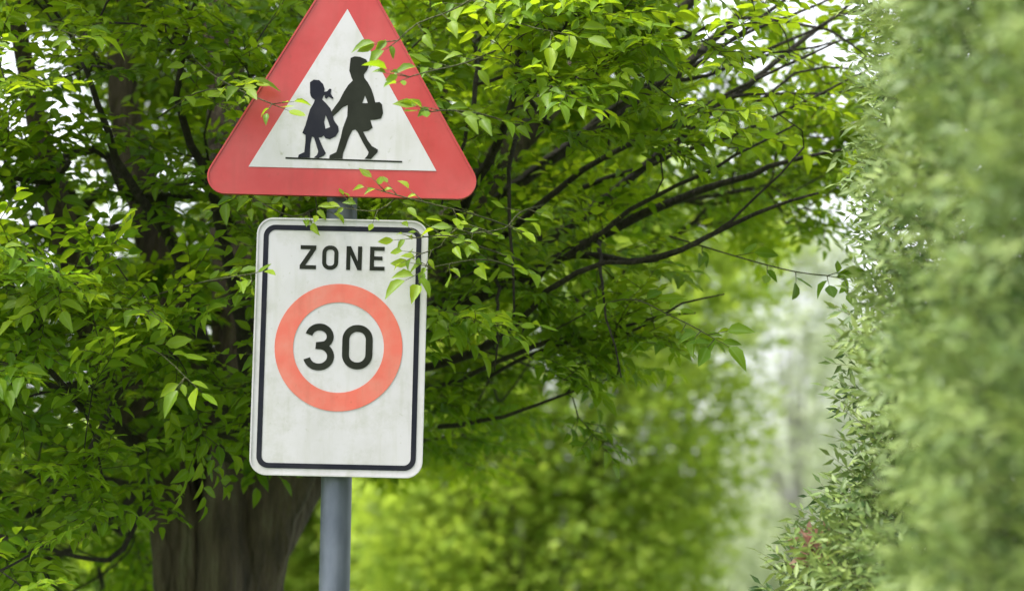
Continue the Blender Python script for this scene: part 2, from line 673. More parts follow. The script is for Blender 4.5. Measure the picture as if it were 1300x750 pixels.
f.add(ring_stadium(452.3, 440.5, 38.5, 56.5, 18.8, 8.8), ZF - 0.0012, ZF)
lift(f).build("numerals", M_text, zone)
f = Flat()
t5 = 5.2
# Z
f.add([zpl([(376.5, 312), (396.5, 312), (396.5, 316.6), (383.2, 337.4), (396.8, 337.4), (396.8, 342.4), (376, 342.4), (376, 337.6), (389.4, 317), (376.5, 317)])], ZF - 0.0012, ZF)
f.add(ring_stadium(414.6, 327.2, 20.5, 31, 9.5, t5), ZF - 0.0012, ZF)
f.add([zpl([(435, 312), (440.6, 312), (449.6, 331), (449.6, 312), (454.8, 312), (454.8, 342.4), (449.4, 342.4), (440.2, 323), (440.2, 342.4), (435, 342.4)])], ZF - 0.0012, ZF)
f.add([zpl([(465, 312), (483.5, 312), (483.5, 317), (470.4, 317), (470.4, 324.4), (481, 324.4), (481, 329.2), (470.4, 329.2), (470.4, 337.4), (484, 337.4), (484, 342.4), (465, 342.4)])], ZF - 0.0012, ZF)
lift(f).build("lettering", M_text, zone)

# warning triangle
TF = -0.004


def tpl(pts):
    return px(rot_px(pts, ROTT, (431, 248)))


def tri_px(cx, base, side, r):
    return [(x, 2 * base - y) for x, y in rtri(cx, base, side, r)]


f = Flat()
f.add([tpl(tri_px(430.5, 248.5, 377, 23)), tpl(tri_px(430.5, 246.5, 370, 21))], TF - 0.003, TF + 0.016)
f.add([tpl(tri_px(430.5, 246.5, 370, 21))], TF, TF + 0.003)
warn = lift(f).build("warning_plate", M_red, sign)
f = Flat()
f.add([tpl(tri_px(431, 213, 240, 0))], TF - 0.0012, TF)
panel = lift(f).build("white_panel", M_white, warn)


def zz(pts):      # picture-space trace of the pictogram
    return [(340 + x / 4.4125, 50 + y / 4.4125) for x, y in pts]


boy = [(447, 85), (470, 76), (500, 79), (535, 94), (551, 125), (541, 155), (522, 180), (525, 200), (545, 225), (566, 265), (580, 310), (588, 341), (612, 338), (626, 352),
       (632, 402), (621, 432), (585, 440), (560, 441), (574, 485), (548, 503), (520, 508), (545, 555), (570, 590), (604, 610), (602, 626), (565, 664), (530, 662),
       (548, 640), (552, 625), (520, 570), (490, 510), (476, 495), (460, 500), (440, 540), (420, 600), (408, 630), (405, 662), (331, 660), (333, 642), (370, 625),
       (395, 540), (405, 490), (430, 420), (433, 355), (405, 368), (372, 400), (347, 424), (335, 405), (346, 385), (385, 330), (410, 280), (435, 240), (460, 215),
       (452, 197), (444, 170), (440, 160), (443, 120)]
boy_hole = [(530, 300), (546, 345), (514, 345)]
girl = [(218, 225), (240, 210), (270, 213), (292, 235), (301, 262), (299, 280), (315, 277), (330, 261), (339, 265), (336, 290), (352, 316), (344, 320), (325, 307),
        (312, 320), (303, 314), (303, 298), (296, 302), (287, 324), (310, 345), (335, 375), (347, 410), (356, 445), (380, 478), (383, 505), (366, 535), (332, 551),
        (308, 545), (298, 530), (285, 540), (270, 541), (290, 590), (311, 630), (300, 645), (270, 659), (245, 655), (262, 640), (268, 620), (250, 560), (243, 540),
        (232, 535), (223, 580), (221, 656), (155, 655), (158, 640), (190, 625), (196, 560), (196, 527), (178, 515), (195, 470), (206, 430), (220, 380), (240, 345),
        (247, 327), (228, 312), (222, 300), (219, 285)]
girl_hole = [(308, 412), (322, 445), (334, 482), (308, 492), (300, 452)]
f = Flat()
f.add([px(zz(boy)), px(zz(boy_hole))], TF - 0.0024, TF - 0.0012)
lift(f).build("walking_boy_symbol", M_text, warn)
f = Flat()
f.add([px(zz(girl)), px(zz(girl_hole))], TF - 0.0026, TF - 0.0012)
lift(f).build("walking_girl_symbol", M_black, warn)
f = Flat()
f.add([px([(359, 198), (508, 203), (508, 205), (359, 200.2)])], TF - 0.0020, TF - 0.0012)
lift(f).build("ground_line", M_text, warn)

# clamps and bolts behind the plates
for vy, hw in ((330, 70), (545, 70), (225, 90), (120, 45)):
    z = at(430, vy, 6.0).z
    tb = Tubes()
    x0 = (z - Z0) * lean
    hw_ = hw * SP
    f = Flat()
    f.v = []
    f.add([[(x0 - hw_, z - 0.015), (x0 + hw_, z - 0.015), (x0 + hw_, z + 0.015), (x0 - hw_, z + 0.015)]], 0.0165, 0.0285)
    cl = f.build("mounting_clamp", M_alu, sign)
    tb.add([(x0, 0.065, z - 0.014), (x0, 0.065, z + 0.014)], pr + 0.004, 32)
    tb.add([(x0 - pr - 0.014, 0.03, z), (x0 - pr - 0.014, 0.10, z)], 0.005, 8)
    tb.add([(x0 + pr + 0.014, 0.03, z), (x0 + pr + 0.014, 0.10, z)], 0.005, 8)
    tb.build("clamp_band", M_bolt, cl, smooth=False)


# ------------------------------------------------------------------ the hornbeam behind the sign
TX, TY = at(292, 640, 7.9).x, 7.9
tree = empty("hornbeam_tree", (TX, TY, 0))
props(tree, "large hornbeam with a stout fluted trunk and fresh green leaves right behind the road sign", "tree")
TO = Vector((TX, TY, 0))

limbs = [
    [(252, 1420, 7.82, .10), (240, 860, 7.80, .082), (233, 740, 7.79, .080), (222, 640, 7.79, .078), (205, 570, 7.79, .07), (165, 500, 7.75, .062), (125, 420, 7.6, .052), (85, 300, 7.4, .040), (45, 150, 7.2, .028), (10, -20, 7.1, .02)],
    [(268, 1420, 7.98, .12), (262, 860, 7.98, .10), (250, 720, 7.98, .10), (240, 600, 7.98, .09), (225, 480, 7.95, .08), (205, 330, 7.9, .062), (165, 180, 7.85, .048), (150, 0, 7.8, .036), (120, -250, 7.8, .02)],
    [(288, 1420, 7.78, .10), (288, 860, 7.72, .085), (287, 740, 7.70, .083), (290, 640, 7.72, .085), (302, 560, 7.76, .088), (308, 450, 7.85, .09), (306, 300, 7.9, .085), (290, 120, 7.9, .06), (270, -60, 7.9, .045), (250, -400, 7.9, .02)],
    [(318, 1420, 7.80, .09), (322, 860, 7.78, .072), (327, 740, 7.76, .074), (341, 650, 7.74, .076), (366, 590, 7.74, .08), (395, 480, 7.75, .08), (410, 350, 7.75, .075), (390, 180, 7.8, .06), (400, 0, 7.8, .045), (420, -350, 7.8, .02)],
    [(312, 1420, 7.98, .10), (318, 860, 7.98, .080), (326, 720, 7.96, .078), (350, 630, 7.92, .078), (392, 560, 7.85, .08), (460, 450, 7.8, .075), (560, 300, 7.7, .056), (645, 190, 7.65, .044), (740, 80, 7.6, .036), (860, -60, 7.6, .026), (960, -200, 7.6, .015)],
    [(330, 690, 8.05, .09), (400, 560, 8.2, .08), (480, 380, 8.3, .065), (540, 200, 8.35, .05), (570, 0, 8.4, .036), (590, -250, 8.4, .02)],
    [(395, 590, 7.8, .055), (470, 480, 7.5, .045), (560, 400, 7.3, .036), (680, 345, 7.1, .026), (850, 255, 7.0, .019), (980, 215, 6.9, .012), (1075, 185, 6.85, .005)],
    [(460, 455, 7.75, .045), (600, 350, 7.5, .036), (700, 300, 7.4, .028), (800, 225, 7.3, .022), (920, 130, 7.2, .016), (1010, 60, 7.2, .012), (1110, -20, 7.2, .006)],
    [(690, 135, 7.62, .038), (800, 60, 7.5, .034), (880, 0, 7.45, .026), (960, -90, 7.4, .018)],
    [(560, 300, 7.7, .038), (720, 190, 7.8, .030), (850, 100, 7.8, .028), (930, 30, 7.8, .022), (1010, -60, 7.8, .012)],
    [(470, 480, 7.5, .020), (620, 440, 7.2, .022), (700, 330, 7.0, .018), (830, 330, 6.8, .014), (960, 270, 6.7, .009), (1040, 245, 6.6, .005)],
    [(440, 520, 7.6, .016), (560, 490, 7.3, .010), (680, 440, 7.0, .012), (800, 410, 6.9, .007), (880, 395, 6.8, .004)],
    [(262, 640, 7.85, .05), (205, 590, 7.75, .042), (150, 545, 7.6, .032), (95, 505, 7.3, .020), (30, 480, 7.0, .012), (-60, 450, 6.8, .006)],
    [(205, 570, 7.8, .035), (182, 610, 7.6, .024), (140, 655, 7.4, .016), (80, 625, 7.2, .010), (10, 590, 7.0, .005)],
    [(200, 575, 7.8, .030), (178, 650, 7.55, .018), (140, 710, 7.4, .012), (70, 700, 7.2, .008), (0, 680, 7.0, .005)],
    [(300, 610, 7.8, .06), (270, 480, 7.3, .038), (225, 330, 6.95, .026), (150, 200, 6.7, .018), (100, 60, 6.6, .010)],
    [(320, 600, 7.8, .05), (310, 420, 7.2, .034), (270, 250, 6.9, .022), (225, 120, 6.7, .014), (260, -40, 6.6, .008)],
    [(390, 560, 7.75, .05), (480, 400, 7.2, .034), (600, 240, 6.8, .022), (655, 110, 6.6, .014), (650, -50, 6.6, .008)],
    [(300, 600, 8.05, .07), (260, 480, 8.5, .05), (200, 300, 8.9, .035), (160, 100, 9.1, .022), (150, -200, 9.2, .01)],
    [(340, 600, 8.05, .07), (430, 450, 8.6, .05), (560, 300, 9.0, .035), (700, 150, 9.2, .022), (820, -50, 9.3, .01)],
    [(380, 600, 8.0, .05), (520, 500, 8.5, .035), (700, 400, 8.7, .022), (880, 280, 8.7, .012), (980, 150, 8.7, .006)],
    [(560, 360, 7.3, .020), (650, 290, 7.0, .016), (740, 215, 6.9, .013), (850, 160, 6.8, .010), (960, 100, 6.75, .007), (1060, 55, 6.7, .004)],
    [(700, 200, 7.5, .020), (790, 130, 7.1, .014), (880, 85, 6.95, .011), (985, 10, 6.9, .008), (1050, -40, 6.9, .004)],
    [(640, 360, 7.1, .016), (735, 315, 6.8, .013), (800, 265, 6.75, .010), (900, 215, 6.7, .007), (1010, 160, 6.65, .004)],
    [(640, 420, 7.0, .014), (735, 345, 6.7, .012), (840, 325, 6.6, .009), (930, 280, 6.55, .006), (1020, 190, 6.5, .004)],
    [(700, 110, 7.3, .018), (652, 180, 6.7, .010), (648, 290, 6.6, .007), (656, 400, 6.55, .004)],
    [(600, 30, 7.3, .018), (607, 90, 6.8, .012), (590, 180, 6.6, .008), (560, 260, 6.5, .004)],
    [(760, 300, 7.1, .012), (765, 370, 6.6, .005), (792, 480, 6.5, .003)],
    [(630, 300, 7.2, .012), (632, 400, 6.6, .006), (628, 470, 6.5, .003)],
    [(620, 260, 7.4, .016), (740, 170, 7.2, .013), (860, 90, 7.1, .010), (960, 35, 7.0, .008), (1040, 5, 7.0, .006), (1110, -30, 7.0, .004)],
    [(740, 240, 7.2, .013), (860, 195, 7.0, .010), (960, 160, 6.9, .008), (1040, 120, 6.9, .006), (1120, 80, 6.9, .004)],
    [(820, 110, 7.2, .013), (900, 95, 7.1, .010), (990, 60, 7.0, .008), (1060, 20, 7.0, .006), (1110, 10, 7.0, .004)],
    [(850, 60, 7.2, .012), (905, 30, 7.1, .010), (975, 25, 7.0, .008), (1050, 40, 7.0, .006), (1100, 70, 7.0, .004)],
    [(850, 160, 7.0, .010), (930, 150, 6.9, .008), (1010, 95, 6.9, .006), (1080, 85, 6.9, .004)],
    [(620, 480, 7.2, .008), (700, 440, 7.0, .010), (790, 425, 6.9, .007), (870, 385, 6.8, .005), (920, 375, 6.8, .003)],
    [(560, 540, 7.3, .012), (640, 530, 7.1, .009), (720, 500, 7.0, .006), (780, 480, 6.9, .003)],
    [(880, 60, 7.3, .012), (950, 75, 7.1, .008), (1030, 60, 7.0, .005), (1110, 45, 6.9, .003)],
    [(900, 130, 7.2, .010), (980, 118, 7.0, .007), (1060, 120, 6.9, .005), (1120, 100, 6.9, .003)],
]
LP = []
tb = Tubes()
thin = Tubes()


def limb_flute(seed, amp):
    def fl(th, i, p):
        return 1 + amp * math.sin(3 * th + seed + 0.25 * i) + amp * 0.7 * noise.noise(Vector((math.cos(th) * 1.6 + seed, math.sin(th) * 1.6, p.z * 3.0)))
    return fl


for i, lm in enumerate(limbs):
    ctrl = [(at(u, v, Y), r) for u, v, Y, r in lm]
    P_, r_ = smooth_path(ctrl, 0.07)
    P_ = [p + rv(0.0035) for p in P_]
    LP.append((P_, r_))
    big = lm[0][3] > 0.04
    if i >= 6: r_ = [q * 0.62 for q in r_]
    (tb if i < 6 else thin).add([p - TO for p in P_], r_, 28 if i < 6 else 8, limb_flute(i * 1.7, 0.16 if i < 6 else 0.05))

# the fluted bole, widening slightly into the limbs above and into roots below
zt = at(292, 640, 7.9).z
hs_ = [-0.25, 0.0, 0.15, 0.4, 0.8, 1.1, 1.35, 1.6, 1.8, 2.0, 2.1]
rs_ = [0.42, 0.34, 0.275, 0.235, 0.205, 0.195, 0.175, 0.12, 0.10, 0.08, 0.04]


def bole_flute(th, i, p):
    lobes = 0.13 * math.sin(5 * th + 0.4 + 0.25 * p.z) ** 1 + 0.07 * math.sin(8 * th + 1.9)
    return 1 + lobes * (0.9 if p.z > 0.5 else 1.3) + 0.10 * noise.noise(Vector((math.cos(th) * 2.1, math.sin(th) * 2.1, p.z * 1.6)))


bp, br_ = smooth_path([(Vector((-0.03 + 0.02 * math.sin(z * 2), 0, z)), r) for z, r in zip(hs_, rs_)], 0.05)
tb.add(bp, br_, 72, bole_flute)
trunk = tb.build("trunk", M_bark, tree)

# crown envelope, as world heights over world x
REF = 7.2
low = sorted([(at(u, v, REF).x, at(u, v, REF).z) for u, v in
              [(-500, 700), (-200, 840), (0, 860), (120, 800), (180, 720), (200, 640), (240, 615), (330, 590), (420, 585), (500, 590), (560, 592), (640, 575), (740, 548), (790, 505), (880, 425), (960, 375), (1085, 335), (1115, 200), (1150, -100)]])
lx, lz = [a for a, b in low], [b for a, b in low]


def zmin(x):
    return float(np.interp(x, lx, lz))


sign_x0, sign_x1 = at(250, 300, 6.0).x, at(615, 300, 6.0).x
attract = []
tries = 0
cx_, cy_ = TX, TY
top_frame = lambda Y: at(650, 0, Y).z
NATT = 3050
while len(attract) < NATT and tries < 900000:
    tries += 1
    x = random.uniform(-3.2, 1.35)
    y = random.uniform(5.95, 10.0)
    z = random.uniform(1.55, 4.7)
    dx, dy = x - cx_, y - cy_
    if dx > 0: dx *= 0.90
    rad = math.hypot(dx, dy)
    # vase: radius grows with height, closing at the top
    rmax = 2.05 if z < 3.6 else 2.05 * math.sqrt(max(0, 1 - ((z - 3.6) / 1.5) ** 2))
    if rad > rmax or z < zmin(x) + 0.05 + 0.10 * noise.noise(Vector((x * 3, y * 3, 5))):
        continue
    if rad < 0.35 and z < 2.3: continue
    if y > 8.1 and z < zmin(x) + (0.35 if x > sign_x1 else 0.12): continue
    if sign_x0 - 0.05 < x < sign_x1 + 0.03 and y < 6.35: continue
    if y < 6.2 and random.random() < 0.5: continue
    # outer shell is leafier than the heart of the crown
    if random.random() > 0.35 + 0.65 * (rad / 1.9) ** 1.2: continue
    if x < at(190, 600, y).x and z < at(100, 600, y).z and random.random() < 0.5: continue
    if at(255, 0, y).x < x < at(345, 0, y).x and y < 7.75 and at(0, 470, y).z < z < at(0, 225, y).z and random.random() < 0.85: continue
    # gaps
    nf = noise.noise(Vector((x * 1.5 + 3.1, y * 1.1, z * 1.7)))
    if nf < -0.15: continue
    if noise.noise(Vector((x * 1.3, y * 1.3 + 7, z * 5.5))) < -0.06: continue      # foliage lies in tiers
    # thin, open top right
    tr_ = at(900, 40, y)
    if x > tr_.x - 0.22 and z > tr_.z - 0.28 - 0.0 * x and random.random() < 0.80: continue
    if z > top_frame(y) + 0.25 and random.random() < 0.55: continue
    attract.append((rad + 0.4 * abs(z - 2.6), Vector((x, y, z))))
attract.sort(key=lambda t: t[0])

nodes = []          # position, tangent
for P_, r_ in LP:
    for k in range(len(P_) // 5, len(P_)):
        t = (P_[min(k + 1, len(P_) - 1)] - P_[k - 1]).normalized()
        nodes.append((P_[k], t, -1))
NP = np.zeros((60000, 3))
NP[:len(nodes)] = [tuple(n[0]) for n in nodes]
NN = len(nodes)
paths = []          # list of node index lists
par = [-1] * NN
for _, a in attract:
    av = np.array(a)
    dd = np.linalg.norm(NP[:NN] - av, axis=1)
    # prefer parents that lie nearer the tree's axis
    ra = math.hypot(a.x - cx_, a.y - cy_)
    rn = np.hypot(NP[:NN, 0] - cx_, NP[:NN, 1] - cy_)
    cost = dd + 0.7 * np.maximum(0, rn - ra + 0.3 * dd) + 0.35 * np.maximum(0, NP[:NN, 2] - av[2])
    k = int(np.argmin(cost))
    p0, t0, _ = nodes[k]
    d = (a - p0).length
    if d > 1.1 or d < 0.02:
        continue
    ctl = p0 + t0 * (0.3 * d) + Vector((0, 0, 0.05 * d)) + rv(0.04 * d)
    n = max(2, int(d / 0.06))
    chain = [k]
    pp = p0
    for i in range(1, n + 1):
        t = i / n
        q = p0 * (1 - t) ** 2 + ctl * 2 * t * (1 - t) + a * t * t
        tg = (q - pp).normalized()
        pp = q
        nodes.append((q, tg, chain[-1]))
        par.append(chain[-1])
        NP[NN] = tuple(q)
        NN += 1
        chain.append(NN - 1)
    paths.append(chain)

cnt = np.zeros(NN)
for ch in paths:
    cnt[ch[-1]] += 1
for i in range(NN - 1, -1, -1):
    if par[i] >= 0:
        cnt[par[i]] += cnt[i]
tb = thin
twigs = Tubes()
LV = Leaves()
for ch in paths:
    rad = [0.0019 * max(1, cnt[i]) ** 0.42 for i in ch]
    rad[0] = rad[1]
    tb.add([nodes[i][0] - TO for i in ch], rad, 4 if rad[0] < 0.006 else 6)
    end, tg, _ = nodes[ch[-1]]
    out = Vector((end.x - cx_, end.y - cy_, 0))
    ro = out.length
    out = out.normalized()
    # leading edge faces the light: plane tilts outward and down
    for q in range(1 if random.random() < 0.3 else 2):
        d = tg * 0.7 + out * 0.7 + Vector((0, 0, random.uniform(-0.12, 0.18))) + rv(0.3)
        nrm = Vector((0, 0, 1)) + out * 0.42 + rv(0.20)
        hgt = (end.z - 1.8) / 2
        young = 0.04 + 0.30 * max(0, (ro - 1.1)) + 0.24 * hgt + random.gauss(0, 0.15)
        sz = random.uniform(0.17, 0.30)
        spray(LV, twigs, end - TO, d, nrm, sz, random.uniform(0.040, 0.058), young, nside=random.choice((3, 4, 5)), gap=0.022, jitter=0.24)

# hand-set twigs that reach out in front of the plates
def front_twig(ctrl, young, leaf=0.052, nrm=(0.1, -0.75, 0.65), sides=2, size=None):
    P_, r_ = smooth_path([(at(*c), 0.002) for c in ctrl], 0.05)
    twigs.add([p - TO for p in P_], [0.0022 * (1 - 0.6 * i / len(P_)) + .0005 for i in range(len(P_))], 5)
    m_ = len(P_)
    for k in range(m_ // 4, m_, 2):
        d = (P_[min(k + 1, m_ - 1)] - P_[k - 1]).normalized()
        b = Vector(nrm).cross(d).normalized() * (1 if (k // 3) % 2 else -1)
        shoot(LV, twigs, P_[k] - TO, d * 0.6 + b * 0.7, Vector(nrm) + rv(0.15), 0.07, leaf, young, jitter=0.35)
    spray(LV, twigs, P_[-1] - TO, (P_[-1] - P_[-3]), nrm, size or 0.12, leaf, young, nside=sides, jitter=0.35)


front_twig([(230, 60, 6.6), (270, 95, 6.1), (312, 118, 5.9), (345, 132, 5.86)], 0.6, 0.042, size=0.06, sides=1)
front_twig([(200, 150, 6.5), (250, 118, 6.1), (290, 112, 5.95)], 0.55, 0.052)
front_twig([(640, -30, 6.3), (580, 10, 5.9), (530, 30, 5.75), (505, 52, 5.7)], 0.3, 0.045, size=0.06, sides=1)
front_twig([(640, 60, 6.4), (590, 80, 5.9), (540, 92, 5.6), (520, 98, 5.55)], 0.3, 0.045, size=0.05, sides=1)
front_twig([(660, 160, 6.4), (610, 145, 6.0), (570, 140, 5.8), (548, 142, 5.75)], 0.35, 0.045, size=0.05, sides=1)
front_twig([(680, 300, 6.5), (610, 275, 6.1), (560, 262, 5.93), (520, 252, 5.9), (490, 244, 5.9)], 0.7, 0.034, size=0.04, sides=1)
front_twig([(660, 330, 6.5), (600, 310, 6.1), (575, 300, 5.92), (550, 300, 5.9), (528, 302, 5.9)], 0.7, 0.034, size=0.045, sides=1)
front_twig([(640, 300, 6.4), (580, 290, 6.0), (560, 312, 5.93), (535, 322, 5.92)], 0.7, 0.032, size=0.03, sides=1)
front_twig([(560, 200, 6.5), (520, 235, 6.1), (490, 262, 5.98), (470, 268, 5.96), (450, 266, 5.96)], 0.6, 0.030, size=0.03, sides=1)
front_twig([(360, 200, 6.5), (395, 235, 6.15), (402, 262, 6.02)], 0.6, 0.032, size=0.03, sides=0)
front_twig([(690, 260, 6.6), (660, 270, 6.2), (640, 290, 6.0), (600, 296, 5.96)], 0.6, 0.04, size=0.06, sides=2)
front_twig([(680, 350, 6.5), (620, 330, 6.1), (570, 335, 5.95), (548, 340, 5.93)], 0.45, 0.052, size=0.08)
front_twig([(180, 380, 6.6), (240, 362, 6.2), (290, 352, 5.98), (318, 348, 5.93)], 0.4, 0.045, size=0.05, sides=1)
front_twig([(300, 240, 6.4), (340, 262, 6.15), (372, 275, 6.05), (392, 268, 6.02)], 0.5, 0.035, size=0.04, sides=1)
front_twig([(120, 420, 6.6), (170, 435, 6.2), (205, 450, 6.05), (235, 478, 5.98)], 0.55, 0.055, size=0.10, sides=1)
front_twig([(100, 20, 6.6), (60, 30, 6.2), (95, 45, 6.0)], 0.5, 0.058)
front_twig([(560, -60, 6.5), (600, 0, 6.2), (660, 30, 6.05), (700, 40, 6.0)], 0.5, 0.058, sides=3)
front_twig([(700, 420, 6.9), (790, 380, 6.5), (850, 400, 6.3), (890, 420, 6.2)], 0.2, 0.058, sides=3)
front_twig([(850, 300, 6.7), (950, 330, 6.5), (1010, 345, 6.4), (1050, 350, 6.35)], 0.1, 0.052, sides=3)

branches = tb.build("branches", M_twig, tree)
twigs.build("twigs", M_greentwig, tree)
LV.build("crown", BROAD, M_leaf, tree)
print("leaves main", len(LV.P), "branches", len(paths))


# ------------------------------------------------------------------ more trees of the row and beyond
SLIM = [1.0]


def vase_tree(name, label, X, Y, z0, z1, r0, r1, ztop, mat, nclump, leaf, young, seed, group=None, leaves_per=26, cat="tree", clump=0.26, squash=1.0):
    random.seed(seed)
    t = empty(name, (X, Y, 0))
    props(t, label, cat, group)
    tb = Tubes()
    tb.add([(0, 0, -0.3), (0, 0, 0.0), (0.02, 0, 0.5), (0, 0.02, z0 + 0.2), (0.02, 0, z0 + 0.9)], [q * (0.5 + 0.5 * (SLIM[0] == 1)) for q in (0.22, 0.16, 0.12, 0.09, 0.04)], 16, limb_flute(seed, 0.1))
    tw = Tubes()
    lv = Leaves()

    def rmax(z):
        if z < z1: return r0 + (r1 - r0) * ((z - z0) / (z1 - z0)) ** 0.8
        return r1 * math.sqrt(max(0, 1 - ((z - z1) / (ztop - z1)) ** 2))
    tips = []
    for i in range(nclump):
        z = z0 + (ztop - z0) * random.random() ** 0.9
        a = random.uniform(0, 2 * math.pi)
        rr = rmax(z) * (1 + 0.16 * noise.noise(Vector((math.cos(a) * 1.3, math.sin(a) * 1.3, z * 1.1 + seed)))) * random.random() ** 0.33
        p = Vector((math.cos(a) * rr, math.sin(a) * rr, z))
        nf = noise.noise(Vector((p.x * 1.4 + seed, p.y * 1.4, p.z * 1.6)))
        if nf < -0.28: continue
        tips.append(p)
        out = Vector((p.x, p.y, 0)).normalized()
        d = (out + Vector((0, 0, 0.35)) + rv(0.25)).normalized()
        nrm = Vector((0, 0, 1)) + out * 0.5 + rv(0.25)
        nrm = (nrm - d * nrm.dot(d)).normalized()
        b = nrm.cross(d)
        yo = young + 0.5 * nf + random.gauss(0, 0.22)
        for k in range(leaves_per):
            q = p + d * random.uniform(-clump, clump) + b * random.gauss(0, clump * 0.45) + nrm * random.gauss(0, clump * 0.16)
            ld = d + b * random.uniform(-1, 1) + rv(0.2) + Vector((0, 0, -0.2))
            lv.add(q, ld, nrm + rv(0.45), leaf * random.uniform(0.7, 1.2), yo + random.gauss(0, 0.15))
    for i in range(40):
        p = random.choice(tips)
        base = Vector((0, 0, min(p.z - 0.2, z0 + random.uniform(0, 0.5 * (p.z - z0)))))
        mid = base.lerp(p, 0.5) + Vector((0, 0, -0.1)) + rv(0.05)
        P_, r_ = smooth_path([(base, 0.045 * SLIM[0]), (mid, 0.028 * SLIM[0]), (p, 0.008 * SLIM[0])], 0.2)
        tw.add(P_, r_, 6)
    tb.build("trunk", M_bark if SLIM[0] == 1 else M_greybark, t)
    tw.build("branches", M_twig if SLIM[0] == 1 else M_greybark, t)
    lv.build("crown", SIMPLE, mat, t)
    return t


c2 = at(680, 600, 18.0)
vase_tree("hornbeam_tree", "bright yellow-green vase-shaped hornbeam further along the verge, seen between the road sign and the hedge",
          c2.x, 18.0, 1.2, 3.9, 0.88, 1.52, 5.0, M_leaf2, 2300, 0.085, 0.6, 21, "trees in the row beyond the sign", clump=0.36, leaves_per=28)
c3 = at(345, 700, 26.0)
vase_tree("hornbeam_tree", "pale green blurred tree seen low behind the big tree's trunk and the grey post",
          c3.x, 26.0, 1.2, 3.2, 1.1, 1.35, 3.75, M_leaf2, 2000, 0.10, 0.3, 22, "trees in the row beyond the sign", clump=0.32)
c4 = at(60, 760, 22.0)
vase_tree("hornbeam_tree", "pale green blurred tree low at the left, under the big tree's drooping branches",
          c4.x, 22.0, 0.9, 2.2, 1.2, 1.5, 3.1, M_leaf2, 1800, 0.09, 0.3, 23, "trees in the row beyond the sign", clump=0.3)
SLIM[0] = 0.45  # far trees from here on; their haze is painted into the leaves
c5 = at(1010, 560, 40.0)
vase_tree("haze_pale_tree", "haze-pale distant tree in the gap between the yellow-green tree and the hedge",
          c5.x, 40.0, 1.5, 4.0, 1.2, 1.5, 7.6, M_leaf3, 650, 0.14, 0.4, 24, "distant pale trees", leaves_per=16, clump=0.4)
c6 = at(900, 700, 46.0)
vase_tree("haze_pale_tree", "low grey-green distant tree partly hidden behind the yellow-green tree's right side",
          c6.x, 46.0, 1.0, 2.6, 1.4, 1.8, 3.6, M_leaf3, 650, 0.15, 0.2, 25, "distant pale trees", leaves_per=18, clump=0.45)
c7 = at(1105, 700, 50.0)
vase_tree("haze_pale_tree", "distant pale tree just at the hedge's left edge",
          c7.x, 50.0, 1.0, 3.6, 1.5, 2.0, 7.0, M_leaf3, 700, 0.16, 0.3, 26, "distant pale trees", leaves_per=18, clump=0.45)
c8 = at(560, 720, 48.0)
vase_tree("haze_pale_tree", "distant grey-green tree low behind the grey post's right side",
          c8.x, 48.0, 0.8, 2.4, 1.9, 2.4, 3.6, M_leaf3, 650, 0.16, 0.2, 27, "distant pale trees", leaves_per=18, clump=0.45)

# ------------------------------------------------------------------ the tall hedge on the right
random.seed(91)
H0, H1, HT = 2.8, 6.35, 3.7
hx = lambda Y: 0.605 + (Y - 3.0) * 0.090


def hedge_face(Y, z):
    bulge = 0.085 * noise.noise(Vector((0.3, Y * 1.6, z * 1.7))) + 0.03 * noise.noise(Vector((1.3, Y * 4.5, z * 4.5)))
    foot = 0.20 * max(0, min(1, (2.0 - z) / 0.35)) * max(0, min(1, (Y - 4.5) / 1.5))
    return hx(Y) + bulge - foot + 0.06 * (z - 2.5)


hedge = empty("tall_hedge", (1.0, 4.0, 0))
props(hedge, "tall sage-green hedge of small narrow leaves filling the right side", "hedge")
HO = Vector((1.0, 4.0, 0))
lv = Leaves()
tw = Tubes()
st = Tubes()


def hspray(p, d, young, size, leaf=0.036, nrm=None):
    nrm = Vector(nrm) if nrm else Vector((random.gauss(-0.3, 0.4), random.gauss(-0.4, 0.4), random.gauss(0.6, 0.4)))
    shoot(lv, tw, p - HO, d, nrm, size, leaf, young, gap=0.013, droop=0.15, jitter=0.35, rad=0.0011, spread=0.85)


n = 0
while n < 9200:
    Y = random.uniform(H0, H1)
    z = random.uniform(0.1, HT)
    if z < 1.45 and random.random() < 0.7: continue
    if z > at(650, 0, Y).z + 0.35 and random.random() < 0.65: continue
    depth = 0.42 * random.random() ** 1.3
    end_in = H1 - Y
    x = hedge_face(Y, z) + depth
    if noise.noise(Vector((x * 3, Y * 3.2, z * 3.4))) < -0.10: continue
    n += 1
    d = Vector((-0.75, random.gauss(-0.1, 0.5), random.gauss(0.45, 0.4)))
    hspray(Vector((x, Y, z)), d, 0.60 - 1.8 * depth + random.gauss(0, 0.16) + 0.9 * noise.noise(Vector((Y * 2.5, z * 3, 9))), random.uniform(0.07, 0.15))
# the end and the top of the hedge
n = 0
while n < 2600:
    z = random.uniform(0.1, HT)
    if z < 1.45 and random.random() < 0.7: continue
    q = random.random()
    Y = H1 + random.uniform(-0.30, 0.06)
    x = hedge_face(H1, z) + q * 0.85
    n += 1
    d = Vector((random.gauss(-0.3, 0.4), 0.8, random.gauss(0.45, 0.4)))
    hspray(Vector((x, Y, z)), d, 0.35 + random.gauss(0, 0.16), random.uniform(0.07, 0.15))
for i in range(1300):
    Y = random.uniform(H0, H1)
    p = Vector((hx(Y) + random.uniform(0.0, 0.85), Y, HT + random.uniform(-0.15, 0.05)))
    hspray(p, Vector((random.gauss(0, 0.4), random.gauss(0, 0.4), 1)), 0.6 + random.gauss(0, 0.15), random.uniform(0.08, 0.16))
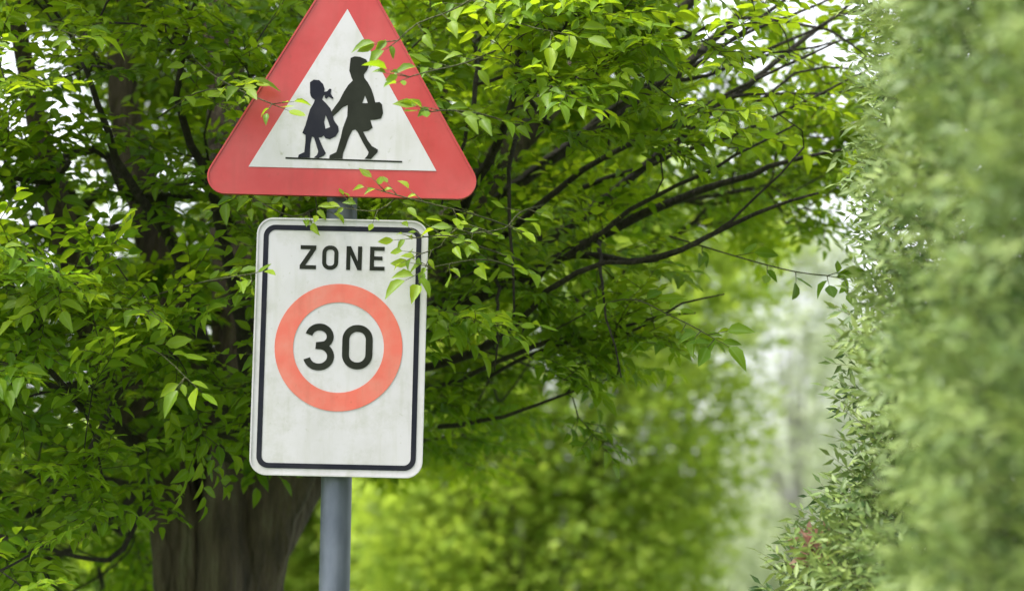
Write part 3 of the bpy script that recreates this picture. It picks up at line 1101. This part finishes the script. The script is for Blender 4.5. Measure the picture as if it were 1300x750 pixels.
# back face, coarser
for i in range(1500):
    Y = random.uniform(H0, H1)
    z = random.uniform(0.1, HT)
    hspray(Vector((hx(Y) + 0.85 - 0.2 * random.random(), Y, z)), Vector((0.8, random.gauss(0, 0.4), 0.4)), 0.4, 0.12, leaf=0.034)
# free shoots standing out at the far left edge
for (u, v, Y, du, dv, sz, yg) in [(1085, 665, 5.9, -1, 0.15, .13, -.2), (1075, 640, 5.9, -1, 0.35, .10, -.2), (1090, 690, 5.85, -1, 0.3, .12, -.2),
                                  (1050, 735, 5.9, -1, 0.45, .12, -.3), (1070, 745, 5.9, -.6, 0.8, .14, -.3), (1040, 760, 5.9, -1, 0.3, .14, -.3), (1000, 765, 5.9, -1, .35, .09, -.3),
                                  (1110, 520, 6.0, -1, 0.4, .11, .0), (1100, 470, 6.0, -1, 0.35, .10, .1), (1105, 430, 6.0, -1, 0.1, .08, .3),
                                  (1105, 500, 6.0, -1, 0.25, .09, .2), (1110, 590, 6.0, -1, .3, .10, .0), (1120, 380, 6.1, -1, .2, .09, .3), (1100, 620, 5.95, -1, .2, .09, .1),
                                  (1130, 300, 6.1, -1, .1, .08, .3), (1085, 715, 5.9, -1, .5, .1, 0)]:
    p = at(u, v, Y)
    dd = Vector((du, random.uniform(-.3, .1), dv))
    hspray(p, dd, yg, sz, 0.034, nrm=(0.1, -0.8, 0.6))
    for k in (1, -1):
        hspray(p + dd.normalized() * sz * 0.25, dd + Vector((0, 0, 0.7 * k)), yg, sz * 0.6, 0.032, nrm=(0.1, -0.8, 0.6))
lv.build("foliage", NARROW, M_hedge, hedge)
tw.build("twigs", M_greentwig, hedge)
print("leaves hedge", len(lv.P))
for i in range(26):
    Y = H0 + 0.1 + (H1 - H0 - 0.2) * i / 25
    x = hx(Y) + 0.42 + random.uniform(-.06, .06)
    P_, r_ = smooth_path([(Vector((x, Y, -0.1)), .028), (Vector((x + random.uniform(-.05, .05), Y, 1.2)), .022), (Vector((x + random.uniform(-.1, .1), Y + random.uniform(-.1, .1), 2.4)), .016), (Vector((x, Y, HT - 0.1)), .006)], 0.2)
    st.add([p - HO for p in P_], r_, 7)
    for k in range(22):
        z = random.uniform(0.5, HT - 0.2)
        a = Vector((x, Y, z))
        e = a + Vector((random.uniform(-0.42, 0.35), random.uniform(-.25, .25), random.uniform(0.05, 0.3)))
        st.add([a - HO, a.lerp(e, .5) - HO + rv(.01), e - HO], [.008, .005, .002], 4)
st.build("stems", M_twig, hedge)
lv2 = Leaves()
tw2 = Tubes()
for k in range(26):
    p = at(1042 + random.gauss(0, 11), 712 + random.gauss(0, 13), 5.82)
    shoot(lv2, tw2, p - HO, (random.gauss(-.3, .4), -0.4, 0.9), (0, -1, .3), 0.05, 0.034, 0.5, gap=0.011, jitter=0.5)
lv2.build("reddish_shoots", NARROW, M_shoot, hedge, "cluster of reddish new shoots low on the hedge's left edge")

# ------------------------------------------------------------------ the air between here and the far trees
HAZE = False
if HAZE:
    m = bpy.data.materials.new("haze")
    m.use_nodes = True
    nn = m.node_tree
    nn.nodes.remove(nn.nodes["Principled BSDF"])
    pv = nn.nodes.new("ShaderNodeVolumePrincipled")
    pv.inputs['Color'].default_value = (0.95, 0.97, 1.0, 1)
    pv.inputs['Density'].default_value = 0.0016
    nn.links.new(pv.outputs[0], nn.nodes["Material Output"].inputs['Volume'])
    x0, x1, y0, y1, z0, z1 = -14, 14, -3, 62, -1.0, 9.0
    me = bpy.data.meshes.new("haze")
    me.from_pydata([(x, y, z) for z in (z0, z1) for y in (y0, y1) for x in (x0, x1)], [],
                   [(0, 2, 3, 1), (4, 5, 7, 6), (0, 1, 5, 4), (2, 6, 7, 3), (0, 4, 6, 2), (1, 3, 7, 5)])
    me.materials.append(m)
    props(link("haze", me), kind="stuff")
